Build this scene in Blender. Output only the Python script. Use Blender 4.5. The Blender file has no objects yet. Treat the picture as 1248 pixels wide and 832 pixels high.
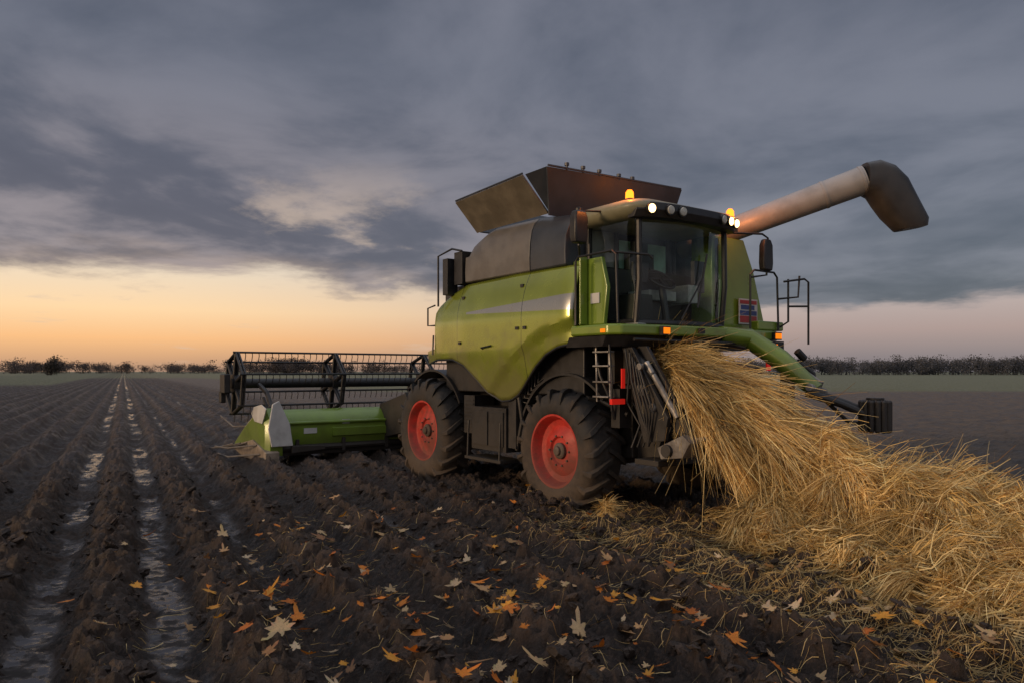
import bpy, bmesh, math, random
import numpy as np
from mathutils import Vector, Matrix
random.seed(7); RNG=np.random.default_rng(11)
scene=bpy.context.scene
scene.view_settings.view_transform='Standard'
scene.view_settings.look='None'
scene.view_settings.exposure=0
COL=scene.collection

# ------------------------------------------------------------ noise
def hsh(ix,iy,seed):
    n=(ix.astype(np.int64)*374761393+iy.astype(np.int64)*668265263+seed*144269504)&0xffffffff
    n=((n^(n>>13))*1274126177)&0xffffffff
    n=n^(n>>16)
    return (n&0xffff)/65535.0
def vn(x,y,seed=0):
    ix=np.floor(x);iy=np.floor(y);fx=x-ix;fy=y-iy
    fx=fx*fx*(3-2*fx);fy=fy*fy*(3-2*fy)
    a=hsh(ix,iy,seed);b=hsh(ix+1,iy,seed);c=hsh(ix,iy+1,seed);d=hsh(ix+1,iy+1,seed)
    return (a*(1-fx)+b*fx)*(1-fy)+(c*(1-fx)+d*fx)*fy
def fbm(x,y,seed=0,o=4):
    s=0;a=.5;t=0
    for i in range(o):
        s=s+a*vn(x*2**i+i*7.3,y*2**i-i*3.1,seed+i);t+=a;a*=.5
    return s/t
def worley(x,y,seed=0):
    ix=np.floor(x);iy=np.floor(y);best=np.full(x.shape,9.0);val=np.zeros(x.shape)
    for dx in (-1,0,1):
        for dy in (-1,0,1):
            cx=ix+dx;cy=iy+dy
            px=cx+hsh(cx,cy,seed);py=cy+hsh(cx,cy,seed+5)
            d=(px-x)**2+(py-y)**2
            m=d<best
            best=np.where(m,d,best);val=np.where(m,hsh(cx,cy,seed+9),val)
    return np.sqrt(best),val
def sst(a,b,x):
    t=np.clip((x-a)/(b-a),0,1);return t*t*(3-2*t)

# ------------------------------------------------------------ materials
def newmat(name):
    m=bpy.data.materials.new(name);m.use_nodes=True
    nt=m.node_tree;nt.nodes.clear()
    out=nt.nodes.new('ShaderNodeOutputMaterial')
    return m,nt,out
def N(nt,typ,**kw):
    n=nt.nodes.new(typ)
    for k,v in kw.items(): setattr(n,k,v)
    return n
def math_(nt,op,a,b=None,c=None,clamp=False):
    n=nt.nodes.new('ShaderNodeMath');n.operation=op;n.use_clamp=clamp
    for i,q in enumerate((a,b,c)):
        if q is None: continue
        if isinstance(q,(int,float)): n.inputs[i].default_value=q
        else: nt.links.new(q,n.inputs[i])
    return n.outputs[0]
def mapr(nt,v,a,b,c=0.,d=1.,smooth=True):
    n=nt.nodes.new('ShaderNodeMapRange');n.interpolation_type='SMOOTHSTEP' if smooth else 'LINEAR'
    nt.links.new(v,n.inputs[0])
    for i,q in enumerate((a,b,c,d)):
        if isinstance(q,(int,float)): n.inputs[i+1].default_value=q
        else: nt.links.new(q,n.inputs[i+1])
    return n.outputs[0]
def mixc(nt,f,a,b,mode='MIX'):
    n=nt.nodes.new('ShaderNodeMix');n.data_type='RGBA';n.blend_type=mode
    for i,q in ((0,f),(6,a),(7,b)):
        if isinstance(q,(int,float)): n.inputs[i].default_value=q
        elif isinstance(q,tuple): n.inputs[i].default_value=(q[0],q[1],q[2],1)
        else: nt.links.new(q,n.inputs[i])
    return n.outputs[2]
def paint(name,col,rough=.45,metal=0.,var=.25,dirt=.3,dirtz=(0.3,2.2),bump=.02,scale=6,coat=0.,stripe=False,dcol=(.07,.05,.035)):
    m,nt,out=newmat(name)
    b=N(nt,'ShaderNodeBsdfPrincipled');nt.links.new(b.outputs[0],out.inputs[0])
    tc=N(nt,'ShaderNodeTexCoord');co=tc.outputs['Object']
    n1=N(nt,'ShaderNodeTexNoise');n1.inputs['Scale'].default_value=scale;n1.inputs['Detail'].default_value=6
    nt.links.new(co,n1.inputs[0])
    n2=N(nt,'ShaderNodeTexNoise');n2.inputs['Scale'].default_value=1.7;n2.inputs['Detail'].default_value=9;n2.inputs['Roughness'].default_value=.72
    nt.links.new(co,n2.inputs[0])
    dark=tuple(c*(1-var) for c in col);lite=tuple(min(1,c*(1+var*.6)) for c in col)
    c=mixc(nt,mapr(nt,n1.outputs[0],.35,.65),dark,lite)
    sep=N(nt,'ShaderNodeSeparateXYZ');nt.links.new(co,sep.inputs[0])
    if stripe:
        s=sep.outputs[0];z=sep.outputs[2]
        lo=math_(nt,'MULTIPLY_ADD',s,-.035,2.385);hi=math_(nt,'MULTIPLY_ADD',s,.04,2.56)
        a=math_(nt,'GREATER_THAN',z,lo);bb=math_(nt,'LESS_THAN',z,hi);cc=math_(nt,'GREATER_THAN',s,-1.95)
        f=math_(nt,'MULTIPLY',math_(nt,'MULTIPLY',a,bb),cc)
        c=mixc(nt,math_(nt,'MULTIPLY',f,.92),c,(.30,.305,.32))
        for ss in (-2.2,-.62):
            q=math_(nt,'LESS_THAN',math_(nt,'ABSOLUTE',math_(nt,'SUBTRACT',s,ss)),.006)
            c=mixc(nt,math_(nt,'MULTIPLY',q,.8),c,(.01,.012,.008))
    if dirt>0:
        zf=mapr(nt,sep.outputs[2],dirtz[0],dirtz[1],.38,-.05,False)
        d=math_(nt,'ADD',n2.outputs[0],zf)
        d=math_(nt,'MULTIPLY',mapr(nt,d,.52,.82),min(1,dirt*2))
        c=mixc(nt,d,c,dcol)
        r=math_(nt,'MULTIPLY_ADD',d,.4,rough)
        r=math_(nt,'ADD',r,math_(nt,'MULTIPLY',math_(nt,'SUBTRACT',n1.outputs[0],.5),.25),clamp=True)
        nt.links.new(r,b.inputs['Roughness'])
        if metal: nt.links.new(math_(nt,'MULTIPLY',math_(nt,'SUBTRACT',1.0,d),metal),b.inputs['Metallic'])
    else:
        b.inputs['Roughness'].default_value=rough;b.inputs['Metallic'].default_value=metal
    nt.links.new(c,b.inputs['Base Color'])
    if coat: b.inputs['Coat Weight'].default_value=coat;b.inputs['Coat Roughness'].default_value=.1
    if bump:
        n3=N(nt,'ShaderNodeTexNoise');n3.inputs['Scale'].default_value=scale*6;n3.inputs['Detail'].default_value=5
        nt.links.new(co,n3.inputs[0])
        bp=N(nt,'ShaderNodeBump');bp.inputs['Strength'].default_value=.5;bp.inputs['Distance'].default_value=bump
        nt.links.new(n3.outputs[0],bp.inputs['Height']);nt.links.new(bp.outputs[0],b.inputs['Normal'])
    return m
def emis(name,col,st):
    m,nt,out=newmat(name)
    e=N(nt,'ShaderNodeEmission');e.inputs[0].default_value=(*col,1);e.inputs[1].default_value=st
    nt.links.new(e.outputs[0],out.inputs[0]);return m

GREEN=paint('green_paint',(.17,.26,.028),.30,.1,.10,.2,(1.0,2.4),.001,2.5,coat=.6)
GREENS=paint('green_side_paint',(.265,.32,.038),.26,.36,.10,.30,(1.15,2.5),.001,2.0,coat=.8,stripe=True,dcol=(.13,.10,.055))
GREENH=paint('green_header_paint',(.155,.245,.025),.30,.1,.12,.16,(.0,1.2),.001,2.5,coat=.4)
BLACK=paint('black_paint',(.016,.016,.018),.42,0,.3,.25,(.2,2.0),.002,8,dcol=(.045,.035,.026))
SLATE=paint('slate_cowl',(.045,.052,.065),.40,.1,.15,.12,(2.,3.5),.001,4)
TAUPE=paint('taupe_cowl',(.155,.147,.14),.45,.25,.12,.18,(2.2,3.9),.001,5)
FLAPB=paint('weathered_flap',(.20,.175,.135),.55,.2,.2,.15,(2.8,4.5),.002,4)
ROOF=paint('cab_roof_paint',(.24,.23,.15),.45,0,.12,.12,(2.6,4.0),.001,5)
STEEL=paint('bare_steel',(.33,.32,.31),.42,.7,.3,.35,(.2,2.5),.004,9)
AUGM=paint('auger_metal',(.33,.325,.33),.42,.25,.12,.14,(2.4,4.6),.001,4)
RED=paint('red_rim',(.52,.04,.028),.45,0,.2,.36,(.1,1.4),.002,7)
WHITE=paint('white_panel',(.55,.55,.54),.45,0,.1,.2,(-.2,.9),.002,5)
TYRE=paint('tyre_rubber',(.028,.026,.025),.75,0,.3,.6,(-.2,1.7),.006,14,dcol=(.085,.064,.047))
INTER=paint('cab_interior',(.28,.30,.29),.7,0,.3,0,bump=0)
TEAL=paint('rear_window_painted_light',(.42,.72,.64),.25,0,.35,0,bump=0,scale=3)  # opaque panel; light through the rear window is put into its teal colour
def redref():
    m,nt,out=newmat('red_reflector_glow');b=N(nt,'ShaderNodeBsdfPrincipled');b.inputs['Base Color'].default_value=(.6,.02,.015,1);b.inputs['Roughness'].default_value=.2
    b.inputs['Emission Color'].default_value=(.8,.02,.01,1);b.inputs['Emission Strength'].default_value=.3;nt.links.new(b.outputs[0],out.inputs[0]);return m  # faint emission added so the reflectors glow without being lamps
REDREF=redref()
AMB=emis('amber_lamp',(1,.19,.012),4.2)
AMB2=emis('amber_marker',(1,.22,.01),1.2)
LAMP=emis('work_lamp_lit',(1,.62,.25),6)
LAMPO=paint('lamp_lens',(.5,.5,.46),.12,0,.1,0,bump=0)
def glass():
    m,nt,out=newmat('cab_glass')
    t=N(nt,'ShaderNodeBsdfTransparent');t.inputs[0].default_value=(.88,.95,.92,1)
    g=N(nt,'ShaderNodeBsdfGlossy');g.inputs['Roughness'].default_value=.04;g.inputs[0].default_value=(.8,.85,.9,1)
    f=N(nt,'ShaderNodeLayerWeight');f.inputs[0].default_value=.5
    tc=N(nt,'ShaderNodeTexCoord');n=N(nt,'ShaderNodeTexNoise');n.inputs['Scale'].default_value=2.5;n.inputs['Detail'].default_value=6
    nt.links.new(tc.outputs['Object'],n.inputs[0])
    f4=math_(nt,'MULTIPLY',math_(nt,'POWER',f.outputs['Facing'],4.0),.8)
    fac=math_(nt,'ADD',f4,mapr(nt,n.outputs[0],.4,.8,.03,.08),clamp=True)
    x=N(nt,'ShaderNodeMixShader');nt.links.new(fac,x.inputs[0]);nt.links.new(t.outputs[0],x.inputs[1]);nt.links.new(g.outputs[0],x.inputs[2])
    nt.links.new(x.outputs[0],out.inputs[0]);return m
GLASS=glass()
def attrmat(name,rough=.8,trans=0.,bump=0,scale=80):
    m,nt,out=newmat(name)
    b=N(nt,'ShaderNodeBsdfPrincipled');a=N(nt,'ShaderNodeAttribute');a.attribute_name='Col'
    tc=N(nt,'ShaderNodeTexCoord');n=N(nt,'ShaderNodeTexNoise');n.inputs['Scale'].default_value=scale;n.inputs['Detail'].default_value=4
    nt.links.new(tc.outputs['Object'],n.inputs[0])
    c=mixc(nt,1.0,a.outputs[0],mixc(nt,n.outputs[0],(.55,.55,.55),(1.4,1.4,1.4)),'MULTIPLY')
    nt.links.new(c,b.inputs['Base Color']);b.inputs['Roughness'].default_value=rough
    if bump:
        bp=N(nt,'ShaderNodeBump');bp.inputs['Distance'].default_value=bump;nt.links.new(n.outputs[0],bp.inputs['Height']);nt.links.new(bp.outputs[0],b.inputs['Normal'])
    if trans:
        t=N(nt,'ShaderNodeBsdfTranslucent');nt.links.new(c,t.inputs[0])
        x=N(nt,'ShaderNodeMixShader');x.inputs[0].default_value=trans
        nt.links.new(b.outputs[0],x.inputs[1]);nt.links.new(t.outputs[0],x.inputs[2]);nt.links.new(x.outputs[0],out.inputs[0])
    else: nt.links.new(b.outputs[0],out.inputs[0])
    return m

# ------------------------------------------------------------ mesh helpers
def np_mesh(name,verts,faces,mat,attrs=None,smooth=True,parent=None):
    verts=np.asarray(verts,dtype=np.float32);faces=np.asarray(faces,dtype=np.int32)
    k=faces.shape[1];me=bpy.data.meshes.new(name)
    me.vertices.add(len(verts));me.vertices.foreach_set('co',verts.ravel())
    me.loops.add(faces.size);me.loops.foreach_set('vertex_index',faces.ravel())
    me.polygons.add(len(faces));me.polygons.foreach_set('loop_start',np.arange(0,faces.size,k,dtype=np.int32))
    me.update(calc_edges=True)
    me.polygons.foreach_set('use_smooth',np.full(len(faces),smooth))
    if attrs:
        for an,ar in attrs.items():
            if ar.ndim==2:
                a=me.attributes.new(an,'FLOAT_COLOR','POINT')
                c=np.ones((len(verts),4),dtype=np.float32);c[:,:3]=ar;a.data.foreach_set('color',c.ravel())
            else:
                a=me.attributes.new(an,'FLOAT','POINT');a.data.foreach_set('value',ar.astype(np.float32).ravel())
    me.materials.append(mat);ob=bpy.data.objects.new(name,me);COL.objects.link(ob)
    if parent: ob.parent=parent
    return ob
class MB:
    def __init__(s): s.v=[];s.f=[];s.m=[]
    def add(s,v,f,m=0):
        o=len(s.v);s.v+= [tuple(p) for p in v];s.f+=[tuple(i+o for i in q) for q in f];s.m+=[m]*len(f)
    def box(s,lo,hi,m=0,rot=None):
        v=[Vector((x,y,z)) for x in (lo[0],hi[0]) for y in (lo[1],hi[1]) for z in (lo[2],hi[2])]
        if rot is not None:
            c=(Vector(lo)+Vector(hi))/2;v=[c+rot@(p-c) for p in v]
        s.add(v,[(0,1,3,2),(4,6,7,5),(0,4,5,1),(2,3,7,6),(0,2,6,4),(1,5,7,3)],m)
    def rings(s,R,m=0,closed=True,cap=True,loop=False):
        n=len(R[0]);v=[p for r in R for p in r];f=[]
        K=len(R)
        for i in range(K if loop else K-1):
            j=(i+1)%K
            for k in range(n if closed else n-1):
                l=(k+1)%n;f.append((i*n+k,i*n+l,j*n+l,j*n+k))
        if cap and not loop: f.append(tuple(range(n))[::-1]);f.append(tuple((K-1)*n+i for i in range(n)))
        s.add(v,f,m)
    def tube(s,pts,r,m=0,n=8,closed=False):
        P=[Vector(p) for p in pts];R=[];K=len(P)
        for i,p in enumerate(P):
            a=P[i-1] if (i>0 or closed) else P[i];b=P[(i+1)%K] if (i<K-1 or closed) else P[i]
            t=(b-a).normalized();ref=Vector((0,0,1)) if abs(t.z)<.9 else Vector((1,0,0))
            if i>0 and not closed:
                u=(pu-t*pu.dot(t)).normalized()
            else: u=t.cross(ref).normalized()
            pu=u;w=t.cross(u);rr=r[i] if isinstance(r,(list,tuple)) else r
            R.append([p+(u*math.cos(2*math.pi*k/n)+w*math.sin(2*math.pi*k/n))*rr for k in range(n)])
        s.rings(R,m,loop=closed)
    def prism(s,pts,off,m=0):
        off=Vector(off);a=[Vector(p) for p in pts];b=[p+off for p in a];s.rings([a,b],m)
    def lathe(s,prof,c,m=0,n=48,mir=False):
        R=[]
        for k in range(n):
            a=2*math.pi*k/n
            R.append([(c[0]+r*math.cos(a),(3-t if mir else t),c[1]+r*math.sin(a)) for r,t in prof])
        s.rings(R,m,closed=False,loop=True)
    def build(s,name,mats,parent=None,bevel=0,ang=35,seg=2,flat=False):
        me=bpy.data.meshes.new(name);me.from_pydata(s.v,[],s.f);me.update()
        for x in (mats if isinstance(mats,(list,tuple)) else [mats]): me.materials.append(x)
        me.polygons.foreach_set('material_index',s.m)
        bm=bmesh.new();bm.from_mesh(me);bmesh.ops.recalc_face_normals(bm,faces=bm.faces);bm.to_mesh(me);bm.free()
        me.polygons.foreach_set('use_smooth',[not flat]*len(me.polygons))
        if not flat: me.set_sharp_from_angle(angle=math.radians(ang))
        ob=bpy.data.objects.new(name,me);COL.objects.link(ob)
        if parent: ob.parent=parent
        if bevel:
            b=ob.modifiers.new('b','BEVEL');b.width=bevel;b.segments=seg;b.limit_method='ANGLE';b.angle_limit=math.radians(30);b.harden_normals=True
        return ob

# ------------------------------------------------------------ ground
PER=.77
def pq(x,y): return x*.885+y*.466, -.466*x+.885*y
def ground_full(x,y):
    p,q=pq(x,y);r=np.sqrt(x*x+y*y)
    w=(fbm(p*.5,q*.35,3,3)-.5)*.30+(vn(p*3,q*2.2,8)-.5)*.10
    pw=p+w*sst(1.5,4,np.abs(p-.0)+.9)
    f=-np.cos(2*math.pi*(pw-.29)/PER)
    f=np.sign(f)*np.abs(f)**.8
    right=sst(5.5,8.5,p)
    A=.085+.02*vn(p*.3,q*.1,5); A=A*(1-.72*right)
    A=A*(1-.35*sst(1.6,2.6,p)*(1-right))
    near=np.exp(-np.maximum(r-10,0)/22.)
    h=A*f
    h=h+(fbm(p*1.6,q*1.3,21,3)-.5)*.13*(1-.5*right)
    wx=(fbm(p*9,q*9,301,2)-.5)*1.1;wy=(fbm(p*9,q*9,311,2)-.5)*1.1
    d1,v1=worley(p*7+wx,q*6+wy,31);d2,v2=worley(p*15+wx*1.5,q*14+wy*1.5,41);d3,v3=worley(p*33+wy,q*31+wx,43)
    cl=(1-np.clip(d1,0,1))**.8*v1**1.5*.14+(1-np.clip(d2,0,1))*v2*.075+(1-np.clip(d3,0,1))*v3*.032
    rid=.4+.6*np.clip(f+.4,0,1)
    h=h+(cl-.055)*rid*(1-.45*right)*(.25+.75*near)
    rd=1-np.abs(2*fbm(p*11,q*11,57,4)-1)*2
    h=h+(rd-.5)*.028*near+(fbm(p*26,q*26,51,3)-.5)*.034*near
    tr=np.exp(-((p+.475+w*.5)/.18)**2)+np.exp(-((p-.29+w*.4)/.18)**2)+.7*np.exp(-((p-1.06+w*.3)/.13)**2)+.65*np.exp(-((p-2.65+w)/.16)**2)
    nz=fbm(p*6.5,q*2.6,61,4)
    pud=sst(.47,.60,tr*.36+nz*.80-.10)*sst(.35,.8,tr)*sst(.38,.54,fbm(p*1.1+9,q*.6,66,3))
    lvl=-.07+.02*(fbm(p*1.0,q*.5,71,2)-.5)
    h=h*(1-pud)+(np.maximum(lvl,h*.22-.05))*pud
    return h,pud,p,q,r
def ground_h(x,y):
    return ground_full(np.asarray(x,float),np.asarray(y,float))[0]
def grow(start,step,g,maxstep,lim1,lim2,g2):
    out=[];x=start;s=step
    while x<lim1:
        s=min(s*g,maxstep);x+=s;out.append(x)
    while x<lim2:
        s*=g2;x+=s;out.append(x)
    return out
FS=.021
fp=list(np.arange(-2.5,6.5,FS));fq=list(np.arange(1.7,11,FS))
right=grow(fp[-1],FS,1.03,.16,60,3000,1.12);left=[-v for v in grow(2.5,FS,1.03,.16,35,3000,1.12)][::-1]
PA=np.array(left+fp+right)
up=grow(fq[-1],FS,1.028,1e9,3200,3200,1.1);dn=[-v for v in grow(-1.7,FS,1.15,1e9,3000,3000,1.1)][::-1]
QA=np.array(dn+fq+up)
Pg,Qg=np.meshgrid(PA,QA,indexing='ij')
X=Pg*.885-Qg*.466;Y=Pg*.466+Qg*.885
H,wet,_,_,Rr=ground_full(X,Y)
grass=sst(58,66,Y+ (vn(X*.05,Y*.05,3)-.5)*10)*sst(14,22,Pg+0*Y)+sst(75,95,Y)*sst(-6.5,-8.5,Pg)+sst(170,230,Rr)*.8
grass=np.clip(grass,0,1)
nP,nQ=Pg.shape
idx=np.arange(nP*nQ).reshape(nP,nQ)
F=np.stack([idx[:-1,:-1],idx[1:,:-1],idx[1:,1:],idx[:-1,1:]],-1).reshape(-1,4)
def ground_mat():
    m,nt,out=newmat('ploughed_soil')
    b=N(nt,'ShaderNodeBsdfPrincipled');nt.links.new(b.outputs[0],out.inputs[0])
    g=N(nt,'ShaderNodeNewGeometry');pos=g.outputs['Position']
    def noise(sc,d=5,r=.6):
        n=N(nt,'ShaderNodeTexNoise');n.inputs['Scale'].default_value=sc;n.inputs['Detail'].default_value=d;n.inputs['Roughness'].default_value=r
        nt.links.new(pos,n.inputs[0]);return n.outputs[0]
    A=lambda s:(lambda n:(setattr(n,'attribute_name',s),n.outputs['Fac'])[1])(N(nt,'ShaderNodeAttribute'))
    wet=A('wet');grs=A('grass');hh=A('hgt');rgt=A('rgt')
    n1=noise(2.2);n2=noise(35);n3=noise(.35)
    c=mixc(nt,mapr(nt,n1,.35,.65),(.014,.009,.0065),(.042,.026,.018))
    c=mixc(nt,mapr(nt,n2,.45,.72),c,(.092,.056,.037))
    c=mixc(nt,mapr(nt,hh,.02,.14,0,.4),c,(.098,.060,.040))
    c=mixc(nt,rgt,c,mixc(nt,mapr(nt,n1,.3,.7),(.07,.052,.040),(.18,.135,.10)))
    c=mixc(nt,wet,c,(.03,.024,.022))
    c=mixc(nt,grs,c,mixc(nt,n3,(.10,.105,.045),(.17,.16,.08)))
    nt.links.new(c,b.inputs['Base Color'])
    ro=mapr(nt,n1,.3,.7,.40,.85)
    pn=mapr(nt,noise(9,4),.38,.54)
    wm=math_(nt,'MULTIPLY',wet,pn)
    ro=math_(nt,'ADD',math_(nt,'MULTIPLY',ro,math_(nt,'SUBTRACT',1,wm)),math_(nt,'MULTIPLY',wm,.10))
    nt.links.new(ro,b.inputs['Roughness'])
    b.inputs['Specular IOR Level'].default_value=.5
    bp=N(nt,'ShaderNodeBump');bp.inputs['Distance'].default_value=.04
    nt.links.new(math_(nt,'MULTIPLY_ADD',wm,-.93,1.0),bp.inputs['Strength'])
    nt.links.new(math_(nt,'ADD',noise(55,7,.75),math_(nt,'MULTIPLY',noise(170,4),.4)),bp.inputs['Height'])
    nt.links.new(bp.outputs[0],b.inputs['Normal'])
    return m
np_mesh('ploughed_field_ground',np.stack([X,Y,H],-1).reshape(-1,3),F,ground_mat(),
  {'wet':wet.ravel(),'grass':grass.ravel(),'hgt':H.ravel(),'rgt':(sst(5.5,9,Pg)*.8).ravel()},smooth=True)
del X,Y,H,Pg,Qg,F,idx

ico=bmesh.new();bmesh.ops.create_icosphere(ico,subdivisions=2,radius=1)
iv=np.array([v.co[:] for v in ico.verts]);fi=np.array([[v.index for v in f.verts] for f in ico.faces]);ico.free()
def scatter_clods(name,n,sampler,smin,smax,mat):
    x,y=sampler(n);n=len(x);z=ground_h(x,y)
    sz=smin+(smax-smin)*RNG.random(n)**3.5
    V=np.repeat(iv[None],n,0)
    seedo=RNG.random((n,1))*50
    lump=1+.9*(vn(V[:,:,0]*1.9+seedo,V[:,:,1]*1.9+V[:,:,2]*2.3+seedo,4)-.5)+.8*(vn(V[:,:,0]*4+seedo,V[:,:,2]*4-V[:,:,1]*3+seedo,6)-.5)+RNG.normal(0,.10,V.shape[:2])
    V=V*lump[:,:,None]*(sz[:,None]*np.stack([np.ones(n),.5+.5*RNG.random(n),.4+.35*RNG.random(n)],-1))[:,None,:]
    a=RNG.random(n)*6.28;ca,sa=np.cos(a)[:,None],np.sin(a)[:,None];tl=RNG.normal(0,.35,n)[:,None]
    VX=V[:,:,0]*ca-V[:,:,1]*sa+x[:,None];VY=V[:,:,0]*sa+V[:,:,1]*ca+y[:,None];VZ=V[:,:,2]+V[:,:,0]*tl+z[:,None]-(sz*.05)[:,None]
    VV=np.stack([VX,VY,VZ],-1).reshape(-1,3)
    FF=(fi[None]+(np.arange(n)*len(iv))[:,None,None]).reshape(-1,3)
    br=(.6+.9*RNG.random(n))
    C=np.repeat((np.array([.034,.022,.016])[None]*br[:,None]),len(iv),0)
    return np_mesh(name,VV,FF,mat,{'Col':C},smooth=False)
def samp(n):
    p=RNG.uniform(-2.5,6.5,n);q=2+RNG.random(n)**1.4*11
    keep=(np.cos(2*math.pi*(p-.29)/PER)<.35)|(p>2.2)&(RNG.random(n)<.7)
    p=p[keep];q=q[keep]
    t=RNG.random(900);ex=.75+ (t-.35)*3.6+RNG.normal(0,.13,900);ey=8.25-(t-.35)*4.6+RNG.normal(0,.14,900)
    x=p*.885-q*.466;y=p*.466+q*.885
    return np.concatenate([x,ex]),np.concatenate([y,ey])
CLM=attrmat('clod_soil',.75,0,.03,45)
scatter_clods('soil_clods',8500,samp,.008,.07,CLM)

# ------------------------------------------------------------ combine
comb=bpy.data.objects.new('combine_harvester',None);COL.objects.link(comb)
comb.location=(.48,8.95,0);comb.rotation_euler=(0,0,math.atan2(-.81,.587))

HUB=paint('hub_steel',(.14,.11,.09),.6,.2,.3,.4,(.1,1.4),.003,9)
def wheel(name,sc,zc,R,rim,W,mir):
    e=bpy.data.objects.new(name,None);COL.objects.link(e);e.parent=comb
    mb=MB();rc=R-.05
    prof=[(rim-.03,.07),(rim,.035),(rim+.05,.012),(rim+.11,0),(rc-.1,.01),(rc-.03,.04),(rc,.09),(rc+.008,W/2),(rc,W-.09),(rc-.03,W-.04),(rc-.1,W-.01),(rim+.1,W),(rim,W-.035),(rim-.03,W-.07)]
    mb.lathe(prof,(sc,zc),0,64,mir)
    nl=19
    def P(r,t,a): return Vector((sc+r*math.cos(a),(3-t if mir else t),zc+r*math.sin(a)))
    for side in (0,1):
        for k in range(nl):
            a0=2*math.pi*(k+.5*side)/nl
            L=[(.002,R-.20,R-.17,a0,.022),(-.004,R-.16,R-.10,a0+.005,.03),(.012,R-.10,R-.025,a0+.02,.036),(.07,R-.08,R,a0+.07,.04),(W*.33,R-.07,R+.004,a0+.17,.038),(W*.53,R-.07,R+.002,a0+.25,.034)]
            rr=[]
            for t,ra,rb,a,hw in L:
                tt=W-t if side else t
                ti=(W-(t+.03) if side else t+.03) if t<.05 else tt
                rr.append([P(ra,ti,a-hw*1.25),P(rb,tt,a-hw),P(rb,tt,a+hw),P(ra,ti,a+hw*1.25)])
            mb.rings(rr,0)
    mb.build('tyre',TYRE,e,ang=40)
    mb=MB()
    mb.lathe([(rim+.005,.045),(rim+.012,.028),(rim-.012,.03),(rim-.03,.06),(rim-.045,.12),(rim-.06,.15),(rim-.13,.165),(rim*.52,.13),(rim*.40,.12),(rim*.36,.15),(.0,.15)],(sc,zc),0,48,mir)
    mb.lathe([(.10,.15),(.10,.115),(.085,.10),(.06,.095),(.055,.07),(.04,.06),(0,.06)],(sc,zc),1,24,mir)
    for k in range(10):
        a=2*math.pi*k/10;c=P(rim*.42,.125,a);d=Vector((0,.02 if mir else -.02,0))
        mb.tube([c,c+d],.013,1,6)
    mb.build('rim',[RED,HUB],e)
for mir in (False,True):
    wheel('near_axle_wheel',0,.68,.76,.44,.55,mir)
    wheel('far_axle_wheel',-3.27,.72,.82,.46,.55,mir)

sl=[-3.33,-2.9,-2.38,-2.05,-1.78,-1.5,-1.272,-1.05,-.85,-.65,-.45,-.2,.05,.33]
zl=[1.77,1.83,1.83,1.74,1.56,1.36,1.25,1.27,1.36,1.53,1.70,1.86,1.95,1.99]
def ztop(s): return np.interp(s,[-3.33,-2.965,-2.955,-2.85,-2.5,-2.153,-1,.33],[1.96,1.99,2.53,2.62,2.79,2.90,2.93,2.92])
def toff(s,z):
    t=.16*np.clip((z-2.3)/.62,0,1)**2+.10*np.clip((1.9-z)/.7,0,1)
    zc=np.interp(s,[-1.7,-1.2,-.7,-.2,.33],[1.2,1.62,1.95,2.17,2.27])
    d=np.clip(zc-z,0,1)
    t=t+.30*np.minimum(d,.12)+.05*d
    t=t-.05*np.clip((s+2.9)/.8,0,1)*np.clip((s+3.)/1,0,1)+.05
    t=t+.12*np.clip((-2.6-s)/.7,0,1)**2+.05*np.clip((s-.1)/.23,0,1)**2
    return t
for mir in (False,True):
    cs=np.concatenate([np.linspace(-3.33,-2.965,6),np.linspace(-2.955,.33,80)])
    mb=MB();R=[]
    for s in cs:
        a=float(np.interp(s,sl,zl));b=float(ztop(s));r=[]
        for k in range(30):
            z=a+(b-a)*k/29;t=float(toff(s,z));r.append((s,3-t if mir else t,z))
        R.append(r)
    mb.rings(R,0,closed=False,cap=False)
    o=mb.build('side_panel',GREENS,comb,ang=14);so=o.modifiers.new('s','SOLIDIFY');so.thickness=.03;so.offset=-1
mb=MB()
pts=[(s,float(toff(s,z))+.01,z-.012) for s,z in zip(np.linspace(-3.33,.33,50),np.interp(np.linspace(-3.33,.33,50),sl,zl))]
mb.tube(pts,.016,0,6)
for s,z in ((-2.1,2.05),(-2.1,2.7),(-.7,2.2),(-.7,2.75),(-.54,2.2)):
    t=float(toff(s,z));mb.box((s-.03,t-.018,z-.02),(s+.03,t+.02,z+.02))
mb.tube([(-1.5,float(toff(-1.5,1.95))+.01,1.95),(-1.5,float(toff(-1.5,1.95))-.035,1.97),(-1.3,float(toff(-1.3,1.97))-.035,1.99),(-1.3,float(toff(-1.3,1.97))+.01,2.0)],.01)
mb.build('arch_trim',BLACK,comb)
mb=MB()
mb.box((-2.92,.26,1.35),(.30,2.74,2.93))
mb.box((-3.0,.4,1.5),(-2.9,2.6,2.5))
mb.box((-3.9,.62,.62),(.75,2.38,1.5))
mb.box((-.35,.7,.5),(.35,2.3,.95))
mb.tube([(0,.3,.68),(0,2.7,.68)],.11,0,12);mb.tube([(-3.27,.3,.72),(-3.27,2.7,.72)],.13,0,12)
mb.build('chassis_core',BLACK,comb,bevel=.02)
mb=MB()
mb.prism([(-3.9,.9,1.6),(-3.9,.9,.8),(-6.6,.9,.3),(-6.6,.9,1.0)],(0,1.2,0))
mb.build('feeder_house',BLACK,comb,bevel=.02)
mb=MB()
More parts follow.
